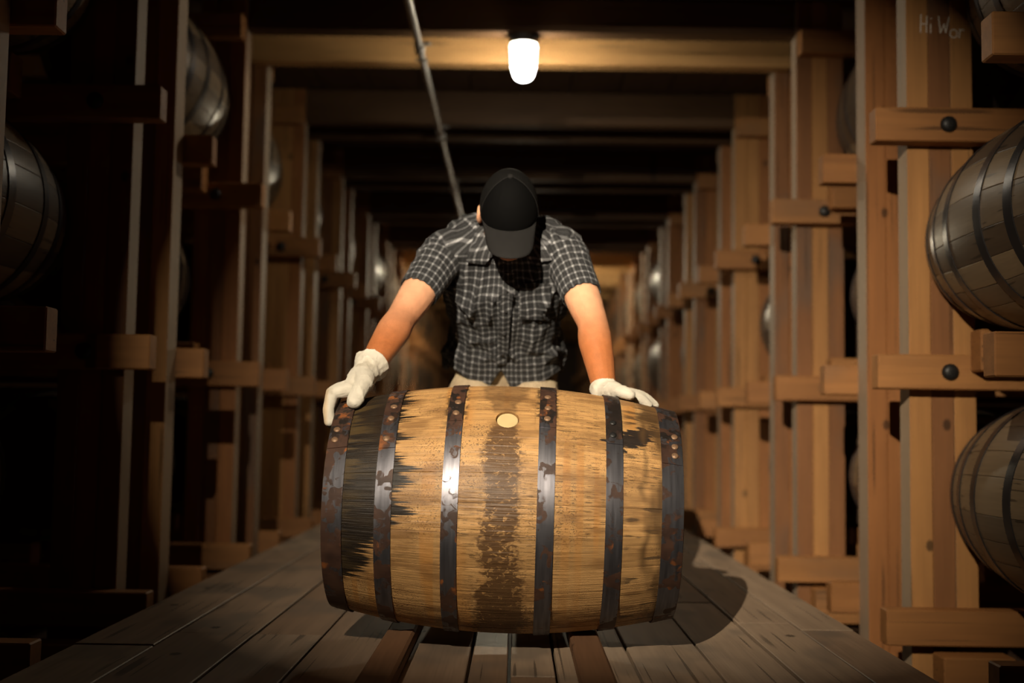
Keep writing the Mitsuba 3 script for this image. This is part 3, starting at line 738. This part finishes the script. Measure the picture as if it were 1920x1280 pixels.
# the two collar leaves
for s, pts in ((-1, [(-0.112, 1.150), (-0.150, 1.020), (-0.095, 1.015), (-0.055, 1.060)]), (1, [(0.040, 1.145), (0.098, 1.030), (0.050, 1.020), (0.000, 1.055)])):
    A_, B_, C_, D_ = [np.array(q) for q in pts]
    P = []
    for i in np.linspace(0, 1, 9):
        row = []
        for j in np.linspace(0, 1, 7):
            q = (A_ * (1 - j) + D_ * j) * (1 - i) + (B_ * (1 - j) + C_ * j) * i
            row.append((q[0], front_y(q[0], min(q[1], 1.13), 0.02) - 0.006 - 0.006 * math.sin(i * 2.6), q[1]))
        P.append(row)
    cloth_patch('collar_leaf', np.array(P))
def btn(x, z, r=0.0055):
    b_ = trimesh.creation.cylinder(radius=r, height=0.003, sections=16)
    b_.apply_transform(trimesh.transformations.rotation_matrix(math.pi / 2 - 0.55, [1, 0, 0])); b_.apply_translation([x, front_y(x, z) - 0.0055, z])
    add('button', mikit.ply(b_, 'black_iron', smooth=30), shirt)
for z in (0.945, 0.89, 0.83, 0.775): btn(xc(z), z)
tg = box_mesh(0.004, 0.012, 0.014, 0.001).copy(); tg.apply_translation([-0.232, 3.92, 0.755])
add('tag', mikit.ply(tg, {'type': 'principled', 'base_color': rgb(0.01, 0.16, 0.11), 'roughness': 0.6}), shirt, label='small green tag at the hem')

# trousers and boots
legs = [hull((HIP[-1] + V3(0, 0.032, 0.02), 0.092), (HIP[1] + V3(0, 0.032, 0.02), 0.092), (LEV[0][0] + V3(-0.075, -0.058, 0.078), 0.0985), (LEV[0][0] + V3(0.075, -0.058, 0.078), 0.0985))]
for s in (-1, 1):
    legs.append(chain([HIP[s] + V3(0, 0.03, 0), KNEE[s], ANK[s] + V3(0, 0, 0.02)], [0.088, 0.066, 0.058]))
lt = smooth_tri(union(*legs), 0.016, 8)
lt.vertices = lt.vertices + lt.vertex_normals * folds(lt.vertices, 0.006, 5, [((0.7, 0.3, 0.5), 45, 1), ((-0.5, 0.5, 0.7), 52, 1)])[:, None]
scene['tan_canvas'] = {'type': 'principled', 'base_color': proc(lambda p, n, uv: mix((0.30, 0.225, 0.14), (0.42, 0.33, 0.215), fbm(p.x * 60, p.y * 60, p.z * 60, 3))), 'roughness': 0.85}
add('trousers', mikit.ply(lt, 'tan_canvas', smooth=True), man_, label='tan work trousers')
for s in (-1, 1):
    a = ANK[s]
    m = union(chain([a + V3(0, 0.0, 0.05), a + V3(0, 0.01, -0.03), a + V3(0, -0.12, -0.045)], [0.050, 0.046, 0.038]), hull((a + V3(0.01, -0.12, -0.045), 0.034), (a + V3(-0.01, -0.165, -0.05), 0.030)))
    m = m.trim_by_plane([0, 0, 1], 0.001)
    add('boot', mikit.ply(smooth_tri(m, 0.012, 4), {'type': 'principled', 'base_color': rgb(0.035, 0.022, 0.014), 'roughness': 0.5}, smooth=35), man_)

# cap
def cap_shell(ra, rb, rc, az0, az1, z0, off, th=0.003, n=34, m=14):
    P = []
    for i in np.linspace(0, 1, m):
        el = math.asin(z0) + (math.pi / 2 - 0.03 - math.asin(z0)) * i
        row = []
        for az in np.linspace(az0, az1, n):
            x, y, z = (ra + off) * math.cos(el) * math.sin(az), -(rb + off) * math.cos(el) * math.cos(az), (rc + off) * math.sin(el)
            row.append(HL(x, y + 0.008, z + 0.022))
        P.append(row)
    P = np.array(P)
    C = HL(0, 0.008, 0.022)
    Q = P + (C - P) / np.linalg.norm(C - P, axis=2, keepdims=True) * th
    nn, mm = P.shape[0], P.shape[1]
    V = np.vstack([P.reshape(-1, 3), Q.reshape(-1, 3)]); o = nn * mm; Fs = []
    ix = lambda i, j: i * mm + j
    for i in range(nn - 1):
        for j in range(mm - 1):
            a, b, c, d = ix(i, j), ix(i, j + 1), ix(i + 1, j + 1), ix(i + 1, j)
            Fs += [(a, b, c), (a, c, d), (a + o, c + o, b + o), (a + o, d + o, c + o)]
    loop = [ix(0, j) for j in range(mm)] + [ix(i, mm - 1) for i in range(1, nn)] + [ix(nn - 1, j) for j in range(mm - 2, -1, -1)] + [ix(i, 0) for i in range(nn - 2, 0, -1)]
    for q in range(len(loop)):
        a, b = loop[q], loop[(q + 1) % len(loop)]
        Fs += [(a, a + o, b), (b, a + o, b + o)]
    t = trimesh.Trimesh(V, Fs, process=False)
    trimesh.repair.fix_normals(t)
    return t
cap = thing('cap', 'black trucker cap with a curved brim', parent=man_)
scene['cap_cloth'] = {'type': 'principled', 'base_color': rgb(0.0024, 0.0023, 0.0023), 'roughness': 0.8, 'specular': 0.05}
scene['brim_cloth'] = {'type': 'principled', 'base_color': rgb(0.0105, 0.0098, 0.0095), 'roughness': 0.8, 'specular': 0.12}
def net(p, n, uv):
    q = [p.x - float(HC[0]), p.y - float(HC[1]), p.z - float(HC[2])]
    l = [sum(q[i] * float(RH[i, j]) for i in range(3)) for j in range(3)]
    a = dr.atan2(l[0], l[1]) * 46
    s = smoothstep(0.25, 0.6, dr.abs(a - dr.floor(a) - 0.5) * 2)
    return mix((0.0012, 0.0012, 0.0012), (0.008, 0.0075, 0.007), s)
scene['cap_net'] = {'type': 'principled', 'base_color': proc(net), 'roughness': 0.7, 'specular': 0.1}
crown = add('mesh_back', mikit.ply(cap_shell(0.084, 0.104, 0.118, 1.15, 2 * math.pi - 1.15, 0.02, 0.0), 'cap_net', smooth=True), cap)
add('front_panel', mikit.ply(cap_shell(0.084, 0.104, 0.118, -1.22, 1.22, 0.02, 0.0022), 'cap_cloth', smooth=True), cap)
P = []
for i in np.linspace(0, 1, 12):
    row = []
    for az in np.linspace(-1.28, 1.28, 33):
        x = 0.0845 * math.sin(az) * (1 - 0.10 * i)
        yb = -0.102 * math.cos(az) + 0.008
        ext = (0.094 * (1 - (abs(az) / 1.28) ** 7.0) + 0.012 * (abs(az) / 1.28) ** 2) * i
        row.append(HL(x, yb - ext, 0.030 - 2.6 * x * x - 0.012 * i * i + 0.004))
    P.append(row)
P = np.array(P)
dn = RH @ V3(0, 0, -1)
add('brim', mikit.ply(grid_solid(P, 0.004, tuple(dn)), 'brim_cloth', smooth=40), cap)
b_ = trimesh.creation.icosphere(2, 0.0085); b_.apply_scale([1, 1, 0.6]); b_.vertices = b_.vertices @ RH.T + HL(0, 0.008, 0.022 + 0.1205)
add('button', mikit.ply(b_, 'brim_cloth', smooth=True), cap)
for sgn in (-1, 1):
    pts = []
    for el in np.linspace(0.05, math.pi / 2 - 0.06, 18):
        pts.append(HL(0.0872 * math.cos(el) * math.sin(sgn * 1.22), -0.1072 * math.cos(el) * math.cos(1.22) + 0.008, 0.121 * math.sin(el) + 0.022))
    m = trimesh.util.concatenate([trimesh.creation.cylinder(radius=0.0011, segment=[a, b], sections=6) for a, b in zip(pts[:-1], pts[1:])])
    add('seam', mikit.ply(m, 'brim_cloth'), cap)

# gloves
def glove_fn(p, n, uv):
    d = smoothstep(0.55, 0.78, fbm(p.x * 30, p.y * 30, p.z * 30, 4))
    c = mix((0.53, 0.49, 0.41), (0.36, 0.315, 0.24), 0.7 * d)
    r = smoothstep(-0.462, -0.475, p.x) * smoothstep(0.35, 0.6, fbm(p.x * 40, p.y * 40, p.z * 40, 3) + 0.1)
    return mix(c, (0.55, 0.36, 0.18), 0.6 * r)
def glove_b(p, n, uv):
    return 0.004 * fbm(p.x * 45, p.y * 45, p.z * 30, 3) + 0.0009 * noise(p.x * 300, p.y * 300, p.z * 300)
scene['glove_leather'] = {'type': 'bumpmap', 'arbitrary': proc(glove_b, 1e-3), 'scale': 1.0, 'bsdf': {'type': 'principled', 'base_color': proc(glove_fn), 'roughness': 0.65, 'specular': 0.25}}
def glove(s, palm, fingers, thumb, cuff_end, lab):
    w = WR[s]
    g = [palm] + [chain(p, r) for p, r in fingers] + [chain(*thumb)]
    body_ = union(*g)
    cdir = (cuff_end - w) / np.linalg.norm(cuff_end - w)
    cuff = hull((w - cdir * 0.006, 0.034), (cuff_end + cdir * 0.02, 0.051 if s < 0 else 0.043)).trim_by_plane((-cdir).tolist(), float(-(cdir @ cuff_end)))
    hole = hull((w + cdir * 0.010, 0.0315), (cuff_end + cdir * 0.03, 0.0515 if s < 0 else 0.042))
    m = (body_ + cuff) - hole
    t = to_tri(m.refine_to_length(0.0038))
    relax(t, 9, 0.006)
    t.vertices = t.vertices + t.vertex_normals * folds(t.vertices, 0.0040, 21 + s, [((0.6, 0.5, 0.6), 130, 1), ((-0.6, 0.6, 0.5), 110, 0.9)])[:, None]
    gk = add('glove', mikit.ply(t, 'glove_leather', smooth=True), man_, label=lab)
w = WR[-1]
K = [V3(-0.424, 3.000, 0.636), V3(-0.428, 3.028, 0.643), V3(-0.429, 3.056, 0.645), V3(-0.426, 3.082, 0.642)]
fr2 = []
for i, k in enumerate(K):
    dz = [0, 0.009, 0.015, 0.018][i]; ln = [1, 1.12, 1.02, 0.8][i]
    y = k[1]
    fr2.append(([k, V3(-0.460, y - 0.012, 0.627 + 0.5 * dz), V3(-0.4675, y - 0.016, 0.622 + 0.5 * dz - 0.036 * ln), V3(-0.4645, y - 0.018, 0.622 + 0.5 * dz - 0.066 * ln)], [0.0195, 0.0160, 0.0145, 0.0130]))
palm = union(hull((w + V3(-0.006, -0.01, -0.008), 0.033), (K[0], 0.0175), (K[3], 0.0175), (V3(-0.395, 3.045, 0.655), 0.024)),
             hull((w, 0.032), (V3(-0.390, 3.045, 0.662), 0.027), (V3(-0.412, 3.08, 0.668), 0.024)))
glove(-1, palm, fr2, ([V3(-0.390, 3.055, 0.666), V3(-0.382, 2.998, 0.653), V3(-0.390, 2.963, 0.630), V3(-0.397, 2.942, 0.606)], [0.030, 0.0235, 0.0210, 0.0180]), w + (EL[-1] - WR[-1]) / np.linalg.norm(EL[-1] - WR[-1]) * 0.026, 'white leather work glove gripping the barrel end')
w = WR[1]
K = [V3(0.286, 3.098, 0.638), V3(0.296, 3.124, 0.636), V3(0.297, 3.150, 0.630), V3(0.290, 3.174, 0.622)]
fr2 = []
for i, k in enumerate(K):
    ln = [0.93, 1.05, 1.0, 0.8][i]
    dy = [-0.006, 0, 0.006, 0.012][i]
    fr2.append(([k, k + V3(0.027 * ln, dy + 0.012, -0.004), k + V3(0.047 * ln, dy * 1.5 + 0.022, -0.014), k + V3(0.062 * ln, dy * 2 + 0.030, -0.026)], [0.0185, 0.0155, 0.0140, 0.0125]))
palm = union(hull((w + V3(0.012, -0.006, -0.008), 0.030), (K[0], 0.0175), (K[3], 0.0175)), hull((w, 0.031), (V3(0.258, 3.10, 0.645), 0.022)))
glove(1, palm, fr2, ([V3(0.252, 3.118, 0.648), V3(0.262, 3.078, 0.645), V3(0.276, 3.055, 0.640), V3(0.290, 3.044, 0.635)], [0.022, 0.0175, 0.0155, 0.014]), w + (EL[1] - WR[1]) / np.linalg.norm(EL[1] - WR[1]) * 0.016, 'white leather work glove resting flat on top of the barrel')
